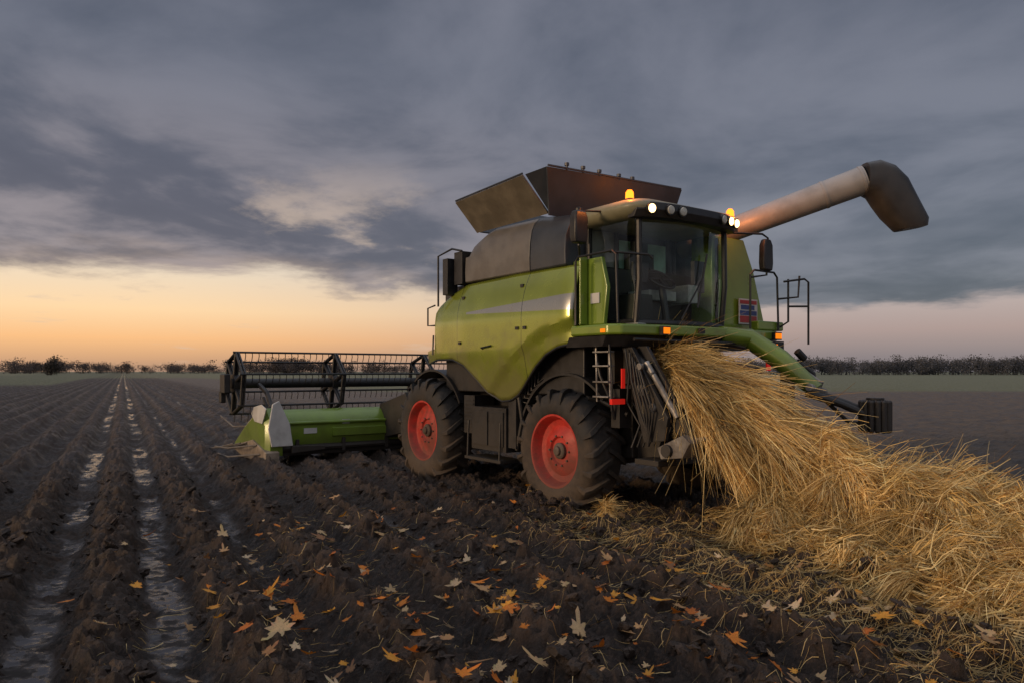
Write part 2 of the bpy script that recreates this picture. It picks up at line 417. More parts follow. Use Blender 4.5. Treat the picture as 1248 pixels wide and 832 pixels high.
for sc,zc,R0,a0,a1 in ((0,.68,.92,.75,2.75),(-3.27,.72,.93,.5,2.2)):
    R=[]
    for k in range(25):
        a=a0+(a1-a0)*k/24;c=math.cos(a);q=math.sin(a)
        R.append([(sc+R0*c,.2,zc+R0*q),(sc+R0*c,.72,zc+R0*q),(sc+(R0+.03)*c,.72,zc+(R0+.03)*q),(sc+(R0+.03)*c,.2,zc+(R0+.03)*q)])
    mb.rings(R,0)
mb.build('inner_fenders',BLACK,comb)
mb=MB()
mb.box((-2.0,.14,.55),(-1.15,.6,1.15));mb.box((-1.95,.12,.62),(-1.58,.15,1.09));mb.box((-1.53,.12,.62),(-1.2,.15,1.09))
mb.box((-1.12,.16,.62),(-.95,.55,1.28));mb.box((-2.3,.2,.75),(-2.02,.55,1.3))
mb.box((-2.1,.08,.40),(-1.2,.45,.44))
for s in (-2.05,-1.25): mb.tube([(s,.1,.42),(s,.12,.95)],.015)
mb.tube([(-.93,.18,1.4),(-.86,.2,1.0),(-.98,.2,.6)],.03)
for k in range(6):
    mb.tube([(-.9+.07*k,.24,1.5+.03*k),(-.9+.07*k,.22,1.25+.05*k),(-.7+.05*k,.3,1.2+.08*k)],.012)
for k in range(9): mb.box((-2.28+.001*k,.19,.78+.055*k),(-2.04,.199,.80+.055*k))
mb.build('side_toolbox',BLACK,comb,bevel=.008)
def cowl(name,ss,mat,nn=14):
    mb=MB();R=[]
    for s in np.linspace(ss[0],ss[1],nn):
        zt=float(np.interp(s,[-2.2,-2.05,-1.85,-1.57,-.53,.33],[3.42,3.55,3.63,3.69,3.66,3.55]));r=[]
        prof=[(.17,2.925),(.135,2.94),(.13,3.1),(.14,3.3),(.17,zt-.2),(.22,zt-.1),(.30,zt-.03),(.42,zt)]
        r=[(s,t,z) for t,z in prof]+[(s,3-t,z) for t,z in prof[::-1]]
        R.append(r)
    mb.rings(R,0);mb.build(name,mat,comb,ang=30,bevel=.015)
cowl('rear_cowl',(-2.17,-.62),TAUPE);cowl('front_cowl',(-.605,.10),SLATE)
mb=MB()
def slab(q,th,m=0):
    q=[Vector(p) for p in q];n=(q[1]-q[0]).cross(q[3]-q[0]).normalized()*th
    mb.rings([q,[p+n for p in q]],m)
slab([(-2.0,.25,3.66),(-.36,.25,3.66),(-.42,-.12,4.10),(-2.0,-.12,4.05)],.025,0)
slab([(-.34,.22,3.62),(-.34,2.4,3.62),(-.12,2.45,4.22),(-.16,.04,4.17)],.025,1)
slab([(-2.0,2.75,3.66),(-.36,2.75,3.66),(-.42,3.0,4.10),(-2.0,3.0,4.08)],.025,0)
slab([(-2.02,.3,3.66),(-2.02,2.7,3.66),(-2.3,2.8,4.10),(-2.3,.2,4.10)],.025,1)
mb.add([(-.36,.26,3.66),(-.40,-.10,4.10),(-.16,.05,4.17),(-.34,.24,3.62)],[(0,1,2,3)],1)
mb.tube([(-1.2,.24,3.66),(-1.22,-.13,4.08)],.012,1)
mb.tube([(-2.0,-.13,4.06),(-.42,-.13,4.11)],.013,1)
for t in (.35,.62,.9,1.25,1.5):
    mb.tube([(-.13,t,4.17),(-.13,t,4.22)],.016,1,8);mb.tube([(-.13,t,4.22),(-.13,t,4.255)],.03,1,8)
mb.tube([(-.13,.05,4.18),(-.11,2.44,4.225)],.015,1)
mb.build('grain_tank_flaps',[FLAPB,SLATE],comb)
mb=MB()
mb.box((-2.62,.02,2.78),(-2.48,.2,3.32));mb.box((-2.42,.1,2.92),(-2.2,.5,3.4))
mb.tube([(-2.75,.02,2.62),(-2.75,.02,3.38),(-2.4,.05,3.45),(-2.2,.1,3.4)],.016)
mb.tube([(-2.98,.1,2.35),(-3.12,.05,2.35),(-3.12,.05,2.62),(-2.98,.1,2.66)],.014)
mb.tube([(-2.98,.3,2.5),(-2.98,.3,3.0),(-2.6,.3,3.2),(-2.3,.3,3.2)],.014)
mb.tube([(-3.0,.08,2.2),(-2.99,.06,1.9)],.014)
mb.build('rear_rails_and_mirror',BLACK,comb,bevel=.02)

# cab
cab=bpy.data.objects.new('cab',None);COL.objects.link(cab);cab.parent=comb
zb,zt=2.20,3.42
def fx(t): return .93+.13*(1-((t-1.25)/.75)**2)
mb=MB()
ts=[.5+1.5*k/12 for k in range(13)]
mb.rings([[(fx(t)+.0,t,zb),(fx(t)+.05,t,zb+.5),(fx(t)+.04,t,zt)] for t in ts],0,closed=False,cap=False)
mb.rings([[(.12,.47,zb+.02),(.12,.46,zt)],[(.93,.47,zb+.02),(.97,.46,zt)]],0,closed=False,cap=False)
mb.rings([[(.12,2.03,zb+.02),(.12,2.04,zt)],[(.93,2.03,zb+.02),(.97,2.04,zt)]],0,closed=False,cap=False)
mb.build('cab_glass_panes',GLASS,cab,ang=60)
mb=MB()
for t in (.49,2.01):
    mb.tube([(.93,t,zb-.02),(.985,t,zb+.5),(.975,t,zt+.02)],.035,0,8)
    mb.tube([(.12,t,zb-.02),(.12,t,zt+.02)],.045,0,8)
    mb.tube([(.10,t,zb+.02),(.93,t,zb+.02)],.035,0,8)
mb.tube([(fx(t),t,zb) for t in ts],.045,0,8);mb.tube([(fx(t)+.04,t,zt) for t in ts],.03,0,8)
mb.tube([(1.12,1.05,zb+.05),(1.14,1.4,zb+.55)],.01);mb.tube([(1.15,1.3,zb+.2),(1.15,1.47,zb+.85)],.012)
mb.tube([(.5,.445,zb+.5),(.5,.445,zb+.62)],.02);mb.tube([(.2,.43,zb+.1),(.2,.43,zb+1.0)],.012)
mb.build('cab_pillars',BLACK,cab)
mb=MB()
mb.box((.10,.45,zb-.06),(1.0,2.05,zb),0)
mb.box((.10,.5,zb),(.14,2.0,zb+.5),0)
mb.box((.115,.95,zb+.5),(.13,1.9,zt-.1),1)
mb.box((.105,.5,zb+.5),(.125,.93,zt),0)
mb.tube([(.15,.94,zb+.4),(.15,.94,zt)],.03,2);mb.tube([(.15,1.9,zb+.4),(.15,1.9,zt)],.04,2)
mb.box((.26,1.0,zb+.32),(.66,1.48,zb+.44),0);mb.box((.2,1.02,zb+.44),(.3,1.46,zb+.95),2);mb.box((.21,1.12,zb+.95),(.29,1.36,zb+1.10),2)
mb.box((.3,1.05,zb),(.55,1.42,zb+.32),2)
mb.box((.3,1.54,zb+.3),(.8,1.72,zb+.52),0);mb.box((.66,1.75,zb+.45),(.72,1.95,zb+.85),2)
mb.tube([(.85,1.1,zb),(.76,1.1,zb+.5)],.045,2)
c=Vector((.75,1.1,zb+.56));mb.tube([c+Vector((math.cos(a)*.13,math.sin(a)*.20,-math.cos(a)*.12)) for a in [2*math.pi*k/20 for k in range(20)]],.018,2,6,closed=True)
mb.tube([c+Vector((0,-.19,0)),c+Vector((0,.19,0))],.014,2);mb.tube([c,c+Vector((.09,0,-.1))],.03,2)
mb.box((.72,.62,zb+.5),(.76,.88,zb+.74),2)
mb.box((.55,.55,zb),(.85,.85,zb+.35),2)
mb.build('cab_interior_seat_and_wheel',[INTER,TEAL,BLACK],cab,bevel=.02)
mb=MB();R=[]
def rr(cx,cy,hx,hy,rad,z,n=6):
    o=[]
    for qx,qy,a0 in ((1,1,0),(-1,1,90),(-1,-1,180),(1,-1,270)):
        for k in range(n+1):
            a=math.radians(a0+90*k/n);o.append((cx+qx*(hx-rad)+rad*math.cos(a),cy+qy*(hy-rad)+rad*math.sin(a),z))
    return o
for hx,hy,z in ((.58,.84,3.40),(.62,.92,3.43),(.655,.96,3.50),(.65,.955,3.55),(.60,.90,3.60),(.45,.75,3.635),(.2,.4,3.65)):
    R.append(rr(.50,1.25,hx,hy,min(.25,hx*.6),z))
mb.rings(R,0);mb.build('cab_roof',ROOF,cab,ang=50)
mb=MB();R=[]
for k in range(17):
    t=.36+1.78*k/16;s=1.135+.07*(1-((t-1.25)/.9)**2)-.12*abs((t-1.25)/.9)**6
    R.append([(s-.1,t,3.385),(s+.0,t,3.39),(s+.045,t,3.47),(s+.03,t,3.555),(s-.08,t,3.585)])
mb.rings(R,0);mb.build('lamp_visor',BLACK,cab,bevel=.008)
def lampdisc(mb,c,r,m,n=16,d=(1,0,0)):
    c=Vector(c);d=Vector(d).normalized()
    mb.tube([c,c+d*.035],[r*1.18,r*1.18],0,n);mb.tube([c+d*.03,c+d*.045,c+d*.052],[r,r*.85,r*.3],m,n)
mb=MB()
def vs(t): return 1.135+.07*(1-((t-1.25)/.9)**2)-.12*abs((t-1.25)/.9)**6+.03
for t,m in ((.50,1),(.74,2),(.93,2),(1.66,2),(1.82,1),(1.99,1)):
    lampdisc(mb,(vs(t),t,3.478),.053,m,d=(1,-.15 if t<1.2 else .15,-.1))
mb.build('roof_work_lamps',[BLACK,LAMP,LAMPO],cab)
mb=MB()
for s,t,z,mm in ((.9,.42,3.60,1),(1.0,2.10,3.58,1),(.98,2.2,3.45,1)):
    mb.tube([(s,t,z-.03),(s,t,z+.02)],.05,0,12);mb.tube([(s,t,z+.02),(s,t,z+.09),(s,t,z+.12)],[.05,.047,.026],mm,12)
mb.tube([(.1,.35,3.56),(.1,.35,3.64),(.1,.35,3.66)],[.05,.05,.02],0,12)
mb.build('amber_beacons',[BLACK,AMB],cab)
for s,t,z,en in ((.9,.36,3.78,9),(1.1,2.2,3.70,12)):
    ld=bpy.data.lights.new('beacon_light','POINT');ld.energy=en;ld.color=(1,.25,.03);ld.shadow_soft_size=.04
    lo=bpy.data.objects.new('beacon_light',ld);COL.objects.link(lo);lo.parent=cab;lo.location=(s,t,z)

mb=MB()
mb.prism([(.12,.24,2.19),(.66,.24,2.19),(.72,.24,2.62),(.62,.24,2.98),(.12,.24,2.98)],(0,.06,0))
mb.prism([(.36,.12,2.19),(.36,.12,3.0),(.36,.24,3.0),(.36,.24,2.19)],(.03,0,0))
mb.prism([(.70,2.12,2.19),(.70,2.12,3.42),(.70,2.78,3.42),(.70,3.0,3.0),(.70,3.28,2.19)],(-.35,0,0))
mb.build('cab_side_panels',GREEN,comb,bevel=.03,seg=3)
mb=MB()
mb.box((.7,2.18,2.19),(.74,2.2,3.38),0)
mb.box((.45,.225,2.44),(.60,.237,2.56),1)
mb.box((.735,2.62,2.28),(.745,3.02,2.62),1)
mb.box((.745,2.64,2.30),(.749,3.0,2.39),2);mb.box((.745,2.64,2.40),(.749,3.0,2.46),3);mb.box((.745,2.64,2.55),(.749,3.0,2.60),2);mb.box((.745,2.66,2.475),(.749,2.95,2.535),3)
BLUE=paint('decal_blue',(.03,.06,.22),.4,0,.2,.1,bump=0);REDD=paint('decal_red',(.35,.03,.03),.4,0,.2,.1,bump=0)
mb.build('warning_decal',[BLACK,WHITE,REDD,BLUE],comb)
mb=MB()
outline=[(.32,.02),(.95,.02),(1.08,.12),(1.16,.5),(1.24,1.25),(1.2,2.0),(1.14,2.85),(1.05,3.05),(.3,3.05)]
mb.rings([[(s,t,2.175) for s,t in outline],[(s,t,2.05) for s,t in outline]],0)
mb.build('deck_platform',GREEN,comb,bevel=.03,seg=3)
mb=MB()
mb.rings([[(s-.04,t+.02 if t<1 else t-.02,2.045) for s,t in outline],[(s-.12,t+.04 if t<1 else t-.04,1.93) for s,t in outline]],0)
mb.tube([(1.14,.25,2.0),(1.22,1.2,1.99),(1.16,2.6,2.0)],.02)
mb.build('deck_underside',BLACK,comb)
mb=MB()
for s,t,w in ((1.215,.62,.10),(1.175,2.78,.12)):
    mb.box((s-.02,t,2.07),(s+.03,t+w,2.14),1);mb.box((s-.03,t-.015,2.055),(s+.02,t+w+.015,2.155),0)
mb.box((.86,.0,2.08),(.92,.03,2.12),1);mb.box((1.24,1.2,2.09),(1.262,1.3,2.15),0)
mb.box((1.12,2.72,1.9),(1.17,3.0,2.04),0);mb.box((1.17,2.75,1.93),(1.18,2.85,2.0),1)
mb.build('marker_lamps',[BLACK,AMB2],comb)
mb=MB();mb.box((.95,2.55,2.18),(1.1,3.1,2.30));mb.build('right_step_box',GREEN,comb,bevel=.02)
mb=MB();r=.014
mb.tube([(.42,.02,2.18),(.42,.02,2.92),(.47,.02,2.97),(1.0,.04,2.98),(1.06,.05,2.93),(1.06,.08,2.18)],r)
mb.tube([(.97,.04,2.97),(1.17,.45,2.95),(1.19,.5,2.9)],r)
mb.tube([(1.12,2.35,2.18),(1.12,2.35,2.88),(1.13,2.42,2.94),(1.12,2.85,2.94),(1.12,2.92,2.88),(1.12,2.95,2.18)],r)
mb.tube([(1.1,2.95,2.60),(1.3,3.12,2.62),(1.3,3.15,2.9)],r)
mb.tube([(1.2,2.95,2.82),(1.34,3.2,2.86),(1.36,3.26,2.82),(1.36,3.26,2.0)],r)
mb.tube([(1.2,3.05,2.86),(1.2,3.05,2.3),(1.05,3.0,2.2)],r)
mb.tube([(1.2,3.05,2.5),(1.36,3.26,2.5)],r)
mb.tube([(.4,.1,3.0),(.5,0,3.1),(.5,0,3.5),(.55,.3,3.52)],r)
mb.tube([(1.0,2.1,3.40),(1.12,2.6,3.42),(1.12,2.72,3.38),(1.1,2.72,2.9),(1.1,2.4,2.85)],r)
mb.build('handrails',BLACK,comb)
mb=MB()
Q4=((1,1),(-1,1),(-1,-1),(1,-1))
mb.rings([[(.50+a*k1,b*k2,zz) for a,b in Q4] for k1,k2,zz in ((.05,.085,3.12),(.06,.1,3.2),(.06,.1,3.42),(.045,.08,3.5))])
mb.rings([[(1.12+a*k1,2.68+b*k2,zz) for a,b in Q4] for k1,k2,zz in ((.05,.085,2.95),(.05,.1,3.05),(.05,.09,3.28),(.04,.06,3.36))])
mb.build('mirrors',BLACK,comb,bevel=.025,seg=3)

A0=Vector((-.05,2.2,3.30));A1=Vector((1.94,3.62,4.11))
mb=MB()
pts=[A0.lerp(A1,k/8) for k in range(9)]
mb.tube(pts,[.15+.035*k/8 for k in range(9)],0,28)
for k in (.25,.80,.985):
    c=A0.lerp(A1,k);d=(A1-A0).normalized()*.015;r_=.15+.035*k+.006;mb.tube([c-d,c+d],r_,0,28)
mb.build('unloading_auger_tube',AUGM,comb)
mb=MB()
ex=Vector((.587,.81,0));ey=Vector((-.81,.587,0))
B=A1
sec=[((-.03,.20),(-.03,-.20),.19),((.15,.235),(.05,-.24),.20),((.34,.17),(.12,-.36),.20),((.50,.02),(.22,-.50),.19),((.64,-.24),(.32,-.60),.17),((.78,-.50),(.38,-.66),.16),((.77,-.60),(.40,-.665),.15)]
R=[]
for a,b,w in sec:
    a=B+ex*a[0]+Vector((0,0,a[1]));b=B+ex*b[0]+Vector((0,0,b[1]));m_=(a+b)/2;h=(a-b)/2;r=[]
    for k in range(20):
        an=2*math.pi*k/20;c=math.cos(an);q=math.sin(an);c=math.copysign(abs(c)**.65,c);q=math.copysign(abs(q)**.65,q)
        r.append(m_+h*c+ey*(q*w))
    R.append(r)
mb.rings(R,0)
mb.box(B+ex*.36+Vector((0,-.06,-.01)),B+ex*.40+Vector((.05,.06,.05)),1)
mb.build('auger_spout',[paint('spout_rubber',(.035,.032,.032),.32,.1,.2,.15,(3,4.6),.001,6),REDREF],comb,ang=40)
mb=MB()
mb.tube([(1.12,1.75,2.1),(1.2,2.2,2.06),(1.55,2.36,1.79),(1.97,2.46,1.42)],[.10,.125,.13,.10],0,14)
mb.build('swing_arm',GREEN,comb)
mb=MB()
for o in (-.06,.06):
    mb.tube([(1.9,2.42+o,1.40),(2.2,2.68+o,1.26),(2.42,2.9+o,1.12)],[.055,.045,.05],0,10)
mb.tube([(1.97,2.30,1.46),(1.97,2.62,1.40)],.05,1,10)
mb.tube([(1.6,2.62,1.78),(1.75,2.75,1.62),(1.78,2.75,1.3)],.03,0);mb.tube([(1.7,2.65,1.65),(1.95,2.62,1.5)],.022,1)
mb.box((1.5,2.42,1.28),(1.62,2.56,1.62));mb.box((1.48,2.38,1.05),(1.58,2.5,1.22));mb.tube([(1.55,2.48,1.65),(1.53,2.44,1.1)],.03)
mb.tube([(1.62,2.6,1.9),(1.66,2.7,1.8)],.05,0)
cc=Vector((2.43,2.93,1.12))
for k in range(14):
    a=2*math.pi*k/14;c=cc+Vector((math.cos(a)*.15,math.sin(a)*.15,0))
    mb.tube([c+Vector((0,0,-.19)),c+Vector((0,0,-.17)),c+Vector((0,0,.17)),c+Vector((0,0,.19))],[.02,.035,.035,.02],0,8)
mb.tube([cc-Vector((0,0,.16)),cc+Vector((0,0,.16))],.14,0,16)
mb.tube([cc+Vector((0,0,.19)),cc+Vector((0,0,.22))],.10,0,16)
mb.tube([(2.0,2.6,1.3),(2.2,2.75,1.05),(2.36,2.9,1.02)],.025,0)
mb.build('swing_arm_roller',[BLACK,STEEL],comb,bevel=.006)

mb=MB()
mb.prism([(1.02,.42,1.93),(1.16,.42,1.93),(1.78,.46,1.02),(1.66,.46,.92),(1.15,.44,1.3)],(0,.05,0),0)
mb.prism([(1.06,1.6,1.9),(1.2,1.6,1.9),(1.6,1.6,1.2),(1.3,1.6,1.1)],(0,.05,0),0)
mb.box((.45,.75,.95),(.85,1.9,1.92),0)
mb.box((.75,.7,.55),(1.1,2.0,.95),0)
mb.prism([(.9,.3,1.92),(1.05,.3,1.92),(1.55,.34,1.15),(1.5,.34,.9),(1.2,.34,.86)],(0,.06,0),0)
mb.tube([(1.2,.38,1.75),(1.62,.42,1.15)],.035,1,10);mb.tube([(1.0,.38,1.85),(1.3,.40,1.6)],.05,0,10)
mb.prism([(1.4,.34,.82),(1.75,.34,.98),(1.85,.34,.9),(1.75,.34,.74),(1.45,.34,.7)],(0,.3,0),1)
mb.tube([(1.75,.5,.92),(1.95,.55,.95)],.03,1)
mb.tube([(1.55,.3,.8),(1.55,.7,.78)],.07,0,12)
mb.box((1.1,.3,.62),(1.45,.6,.68),0)
for k in range(9):
    y=.25+.09*k
    mb.tube([(1.0,y,1.9),(1.06+.03*(k%4),y,1.6),(.98,y+.05,1.3),(1.15,y+.08,1.05),(1.1,y,.8)],.013,0,6)
for k in range(5):
    mb.tube([(1.05+.04*k,.27,1.86-.05*k),(1.1+.06*k,.25,1.55-.04*k),(1.2+.05*k,.28,1.2),(1.3,.3,.95-.03*k)],.012,0,6)
mb.box((1.15,.285,1.38),(1.25,.299,1.5),1);mb.tube([(1.2,.30,1.7),(1.2,.26,1.7)],.04,1,12);mb.tube([(1.35,.335,1.25),(1.35,.30,1.25)],.05,1,12)
mb.tube([(.55,.2,1.95),(.7,.15,1.6),(.8,.2,1.35),(.78,.3,1.1)],.02,0)
for s in (.62,.84): mb.tube([(s,.16,1.95),(s+.04,.14,1.30)],.014,1)
for z in (1.35,1.52,1.7,1.86): mb.box((.62,.10,z),(.88,.2,z+.02),1)
mb.box((.72,.3,1.0),(.86,.5,1.45),0)
mb.box((.5,.45,1.5),(.62,.6,1.9),0);mb.tube([(.45,.4,1.3),(.9,.4,1.15)],.03,0)
mb.tube([(.9,.1,1.95),(.95,.1,1.55),(.92,.12,1.2)],.012,0)
mb.build('under_cab_mechanism',[BLACK,STEEL],comb,bevel=.006)
mb=MB()
mb.box((.93,.08,1.28),(.97,.28,1.34),0);mb.box((.985,.20,1.46),(1.0,.25,1.68),0)
mb.box((1.16,2.62,1.66),(1.18,2.70,1.80),0)
mb.build('red_tail_reflectors',REDREF,comb)

# header
hd=bpy.data.objects.new('header',None);COL.objects.link(hd);hd.parent=comb
T0,T1=-1.15,4.25
mb=MB()
prof=[(-6.42,.20),(-6.34,.42),(-6.34,.62),(-6.40,.78),(-6.52,.90),(-6.66,.94),(-6.72,.90),(-6.62,.80),(-6.52,.62),(-6.52,.42),(-6.6,.25)]
mb.rings([[(s,t,z) for s,z in prof] for t in np.linspace(T0,T1,8)],0)
mb.tube([(-6.33,T0,.70),(-6.33,T1,.70)],.03,0,8)
mb.prism([(-6.34,-.2,.42),(-6.34,-.2,.6),(-6.30,-.2,.58),(-6.30,-.2,.44)],(0,1.3,0),0)
mb.build('header_trough',GREENH,hd,ang=35)
mb=MB()
mb.prism([(-6.45,T0,.22),(-6.45,T0,.10),(-7.6,T0,.06),(-7.6,T0,.10)],(0,T1-T0,0))
mb.tube([(-6.38,T0,.24),(-6.38,T1,.24)],.06)
mb.tube([(-7.0,T0,.42),(-7.0,T1,.42)],.2,0,14)
for k in range(70):
    t=T0+(T1-T0)*k/69;mb.prism([(-7.6,t-.02,.09),(-7.6,t+.02,.09),(-7.75,t,.09)],(0,0,.02))
for t in (-.9,0.0,.9): mb.box((-6.38,t,.16),(-6.32,t+.06,.4))
mb.build('cutter_bar_and_auger',BLACK,hd)
SKID=paint('divider_skid',(.34,.28,.22),.6,0,.25,.3,(-.2,.8),.003,6)
for tt,sg in ((-1.16,-1),(4.26,1)):
    mb=MB();w=.30*sg
    base=[(-6.28,.12),(-6.26,.70),(-6.5,.98),(-7.0,.92),(-7.7,.62),(-8.3,.26),(-8.35,.18),(-7.6,.08)]
    ins=[( -6.38,.18),(-6.36,.66),(-6.55,.88),(-7.0,.82),(-7.65,.55),(-8.25,.24),(-8.3,.19),(-7.6,.12)]
    mb.rings([[(s,tt,z) for s,z in base],[(s,tt+w*.75,z) for s,z in base],[(s,tt+w,z) for s,z in ins]],0)
    sh=[(tt+w*.75,.30),(tt+w*.95,.62),(tt+w*.7,1.06),(tt+w*.3,1.12),(tt-w*.35,.70),(tt-w*.55,.30)]
    mb.rings([[(-6.20,t,z) for t,z in sh],[(-6.245,t,z) for t,z in sh]],1)
    sh=[(-6.22,.98),(-6.5,1.05),(-6.95,.99),(-7.1,.86),(-6.9,.72),(-6.45,.70)]
    mb.rings([[(s,tt+w*1.0,z) for s,z in sh],[(s,tt+w*1.08,z) for s,z in sh]],1)
    lw=[(-6.2,.02),(-6.18,.20),(-7.0,.38),(-7.9,.24),(-8.25,.12),(-7.5,.0)]
    mb.rings([[(s,tt+w*.3,z) for s,z in lw],[(s,tt+w*1.12,z) for s,z in lw]],2)
    mb.rings([[(-6.22,tt-w*.5,.16),(-6.22,tt-w*.5,.30),(-6.22,tt-w*2.6,.28),(-6.22,tt-w*2.6,.2)],[(-6.30,tt-w*.5,.16),(-6.30,tt-w*.5,.30),(-6.30,tt-w*2.6,.28),(-6.30,tt-w*2.6,.2)]],3)
    mb.build('crop_divider',[GREENH,WHITE,SKID,BLACK],hd,bevel=.02)
mb=MB()
for o,l in ((0,.0),(.12,.1),(.25,-.05)):
    mb.tube([(-7.3,-1.5-o,.30),(-7.9,-1.55-o,.2),(-8.7-l,-1.6-o,.10)],.014,0)
mb.tube([(-7.2,-1.35,.62),(-8.2,-1.5,.55),(-8.7,-1.62,.75)],.016,0)
mb.tube([(-6.5,-1.5,.15),(-7.1,-1.9,.08),(-7.6,-1.95,.1)],.016);mb.tube([(-6.7,-1.5,.3),(-7.3,-1.85,.22),(-8.0,-1.9,.2)],.016)
mb.build('divider_rods',STEEL,hd)
RC=(-7.45,1.42);RR=.60
mb=MB()
mb.tube([(RC[0],-1.75,RC[1]),(RC[0],4.6,RC[1])],.095,0,14)
spi=[-1.7,.25,2.3,4.5]
def rp(a,r=RR): return (RC[0]+r*math.cos(a),RC[1]+r*math.sin(a))
for t in spi:
    for dt in (0,.05):
        for k in range(6):
            a=k*math.pi/3+.3;b=(k+1)*math.pi/3+.3
            p=rp(a);q=rp(b);mb.tube([(p[0],t+dt,p[1]),(q[0],t+dt,q[1])],.024,0,6)
            i0=rp(a,.08);mb.tube([(i0[0],t+dt,i0[1]),(p[0],t+dt,p[1])],.028,0,6)
    mb.tube([(RC[0],t-.03,RC[1]),(RC[0],t+.08,RC[1])],.18,0,16)
for k in range(6):
    a=k*math.pi/3+.3;p=rp(a)
    mb.tube([(p[0],-1.75,p[1]),(p[0],4.6,p[1])],.022,0,6)
    n=50
    for j in range(n):
        t=-1.65+6.2*j/(n-1)
        mb.tube([(p[0],t,p[1]),(p[0]+.02,t,p[1]-.06),(p[0]-.03,t,p[1]-.16)],.008,0,4)
for t in (-1.25,4.1):
    mb.tube([(-6.5,t,.85),(-6.9,t,1.25),(RC[0],t,RC[1])],.045,0,8)
    mb.tube([(-6.6,t,.7),(-7.1,t,1.15)],.03)
mb.build('reel',BLACK,hd)
mb=MB()
mb.box((-7.6,-1.92,1.24),(-7.3,-1.8,1.6));mb.box((-7.75,-1.9,1.05),(-7.6,-1.8,1.28))
mb.build('reel_drive',BLACK,hd,bevel=.02)
mb=MB();mb.box((-6.335,.0,.66),(-6.325,.15,.74));mb.box((-6.335,-.75,.5),(-6.328,-.5,.6));mb.build('header_stickers',WHITE,hd)

# ------------------------------------------------------------ strands
def strands(P,widths,cols,tip=.35):
    n,K,_=P.shape
    T=np.gradient(P,axis=1);T/=np.linalg.norm(T,axis=2,keepdims=True)+1e-9
    rnd=RNG.normal(size=(n,1,3));S=np.cross(T,np.repeat(rnd,K,1));S/=np.linalg.norm(S,axis=2,keepdims=True)+1e-9
    ww=widths[:,None,None]*np.linspace(1,tip,K)[None,:,None]
    A=P-S*ww/2;B=P+S*ww/2
    V=np.stack([A,B],2).reshape(-1,3)
    base=(np.arange(n)*K*2)[:,None]+(np.arange(K-1)*2)[None]
    Fq=np.stack([base,base+1,base+3,base+2],-1).reshape(-1,4)
    C=np.repeat(cols,K*2,0)
    return V,Fq,C
SB=1.2
def strawcol(n,dark=0.):
    a=RNG.random((n,1));c=np.array([.54,.345,.105])*(1-a)+np.array([.82,.63,.30])*a
    k=RNG.random((n,1));c=c*(.6+.5*k)*(1-dark)
    g=RNG.random((n,1))<.13;c=np.where(g,np.array([[.26,.14,.04]]),c)
    return np.minimum(c*SB,.92)
SP=np.array([(2.85,7.75,.55,.30),(2.98,7.55,.70,.38),(3.2,7.32,.62,.46),(3.5,7.05,.46,.58),(3.95,6.8,.30,.7),(4.5,6.5,.16,.8),(5.3,6.2,.08,.9),(6.6,5.8,.05,1.1),(8.5,5.3,.03,1.3)])
CP=np.array([(1.66,9.0,1.72,.25),(1.93,8.55,1.66,.29),(2.18,8.2,1.42,.33),(2.48,7.9,1.08,.37),(2.80,7.6,.72,.41),(3.15,7.32,.36,.46)])
LUMPS=[(4.45,7.05,.34,.28),(3.65,6.45,.24,.33),(4.3,6.1,.18,.35),(4.95,7.0,.08,.3),(3.1,6.75,.26,.33),(2.6,7.2,.30,.30),(3.95,7.2,.16,.25),(3.5,5.9,.18,.3),(2.2,7.75,.14,.25),(3.8,5.3,.16,.28),(4.7,5.6,.15,.35),(3.2,5.4,.12,.25)]
def strawH(x,y):
    h=np.zeros(x.shape);tx=np.zeros(x.shape);ty=np.zeros(x.shape)
    for i in range(len(SP)-1):
        a=SP[i];b=SP[i+1];dx,dy=b[0]-a[0],b[1]-a[1];L2=dx*dx+dy*dy
        t=((x-a[0])*dx+(y-a[1])*dy)/L2
        t=np.clip(t,0,1)
        d=np.hypot(x-a[0]-t*dx,y-a[1]-t*dy);zt_=a[2]+(b[2]-a[2])*t;hw=a[3]+(b[3]-a[3])*t
        v=zt_*np.exp(-(d/(hw*(1.05)))**2.4)
        m=v>h;h=np.where(m,v,h);tx=np.where(m,dx/math.sqrt(L2),tx);ty=np.where(m,dy/math.sqrt(L2),ty)
    for cx,cy,hh,rr_ in LUMPS: h=h+hh*np.exp(-((x-cx)**2+(y-cy)**2)/rr_**2)
    xm=np.interp(-y,[-9.2,-8.9,-8.0,-7.2,-6.24,-4.8,-3.0],[1.35,1.35,1.6,1.8,2.15,2.75,3.3])
    e=x-xm+(fbm(x*1.3,y*1.3,77,3)-.5)*.9
    lay=sst(-.05,.5,e)*sst(0,.7,7.75+.12*(x-3)-y+(vn(x*1.5,y*1.5,5)-.5)*.5)
    lay=lay*(.09+.18*fbm(x*2,y*2,88,3))
    big=(fbm(x*3.0,y*3.0,91,3)-.5)*.58*np.clip(h*2.5+lay*3,0,1)
    fall=np.interp(x+.6*(y-6),[4.6,6.2],[1.,.55])
    return (h+lay+big)*fall,tx,ty,h
gx=np.arange(.9,9.5,.05);gy=np.arange(3.2,9.3,.05)
GX,GY=np.meshgrid(gx,gy,indexing='ij');hh,_,_,_=strawH(GX,GY)
BZ=np.where(hh>.045,hh-.045,hh*.5-.22)
idx=np.arange(GX.size).reshape(GX.shape)
F=np.stack([idx[:-1,:-1],idx[1:,:-1],idx[1:,1:],idx[:-1,1:]],-1).reshape(-1,4)
keep=(hh.ravel()[F]>.03).any(1)
STRAW=attrmat('straw',.5,.15,0,60)
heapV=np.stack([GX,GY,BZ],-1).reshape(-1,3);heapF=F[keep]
heapC=np.repeat(np.array([[.17,.105,.036]]),GX.size,0)
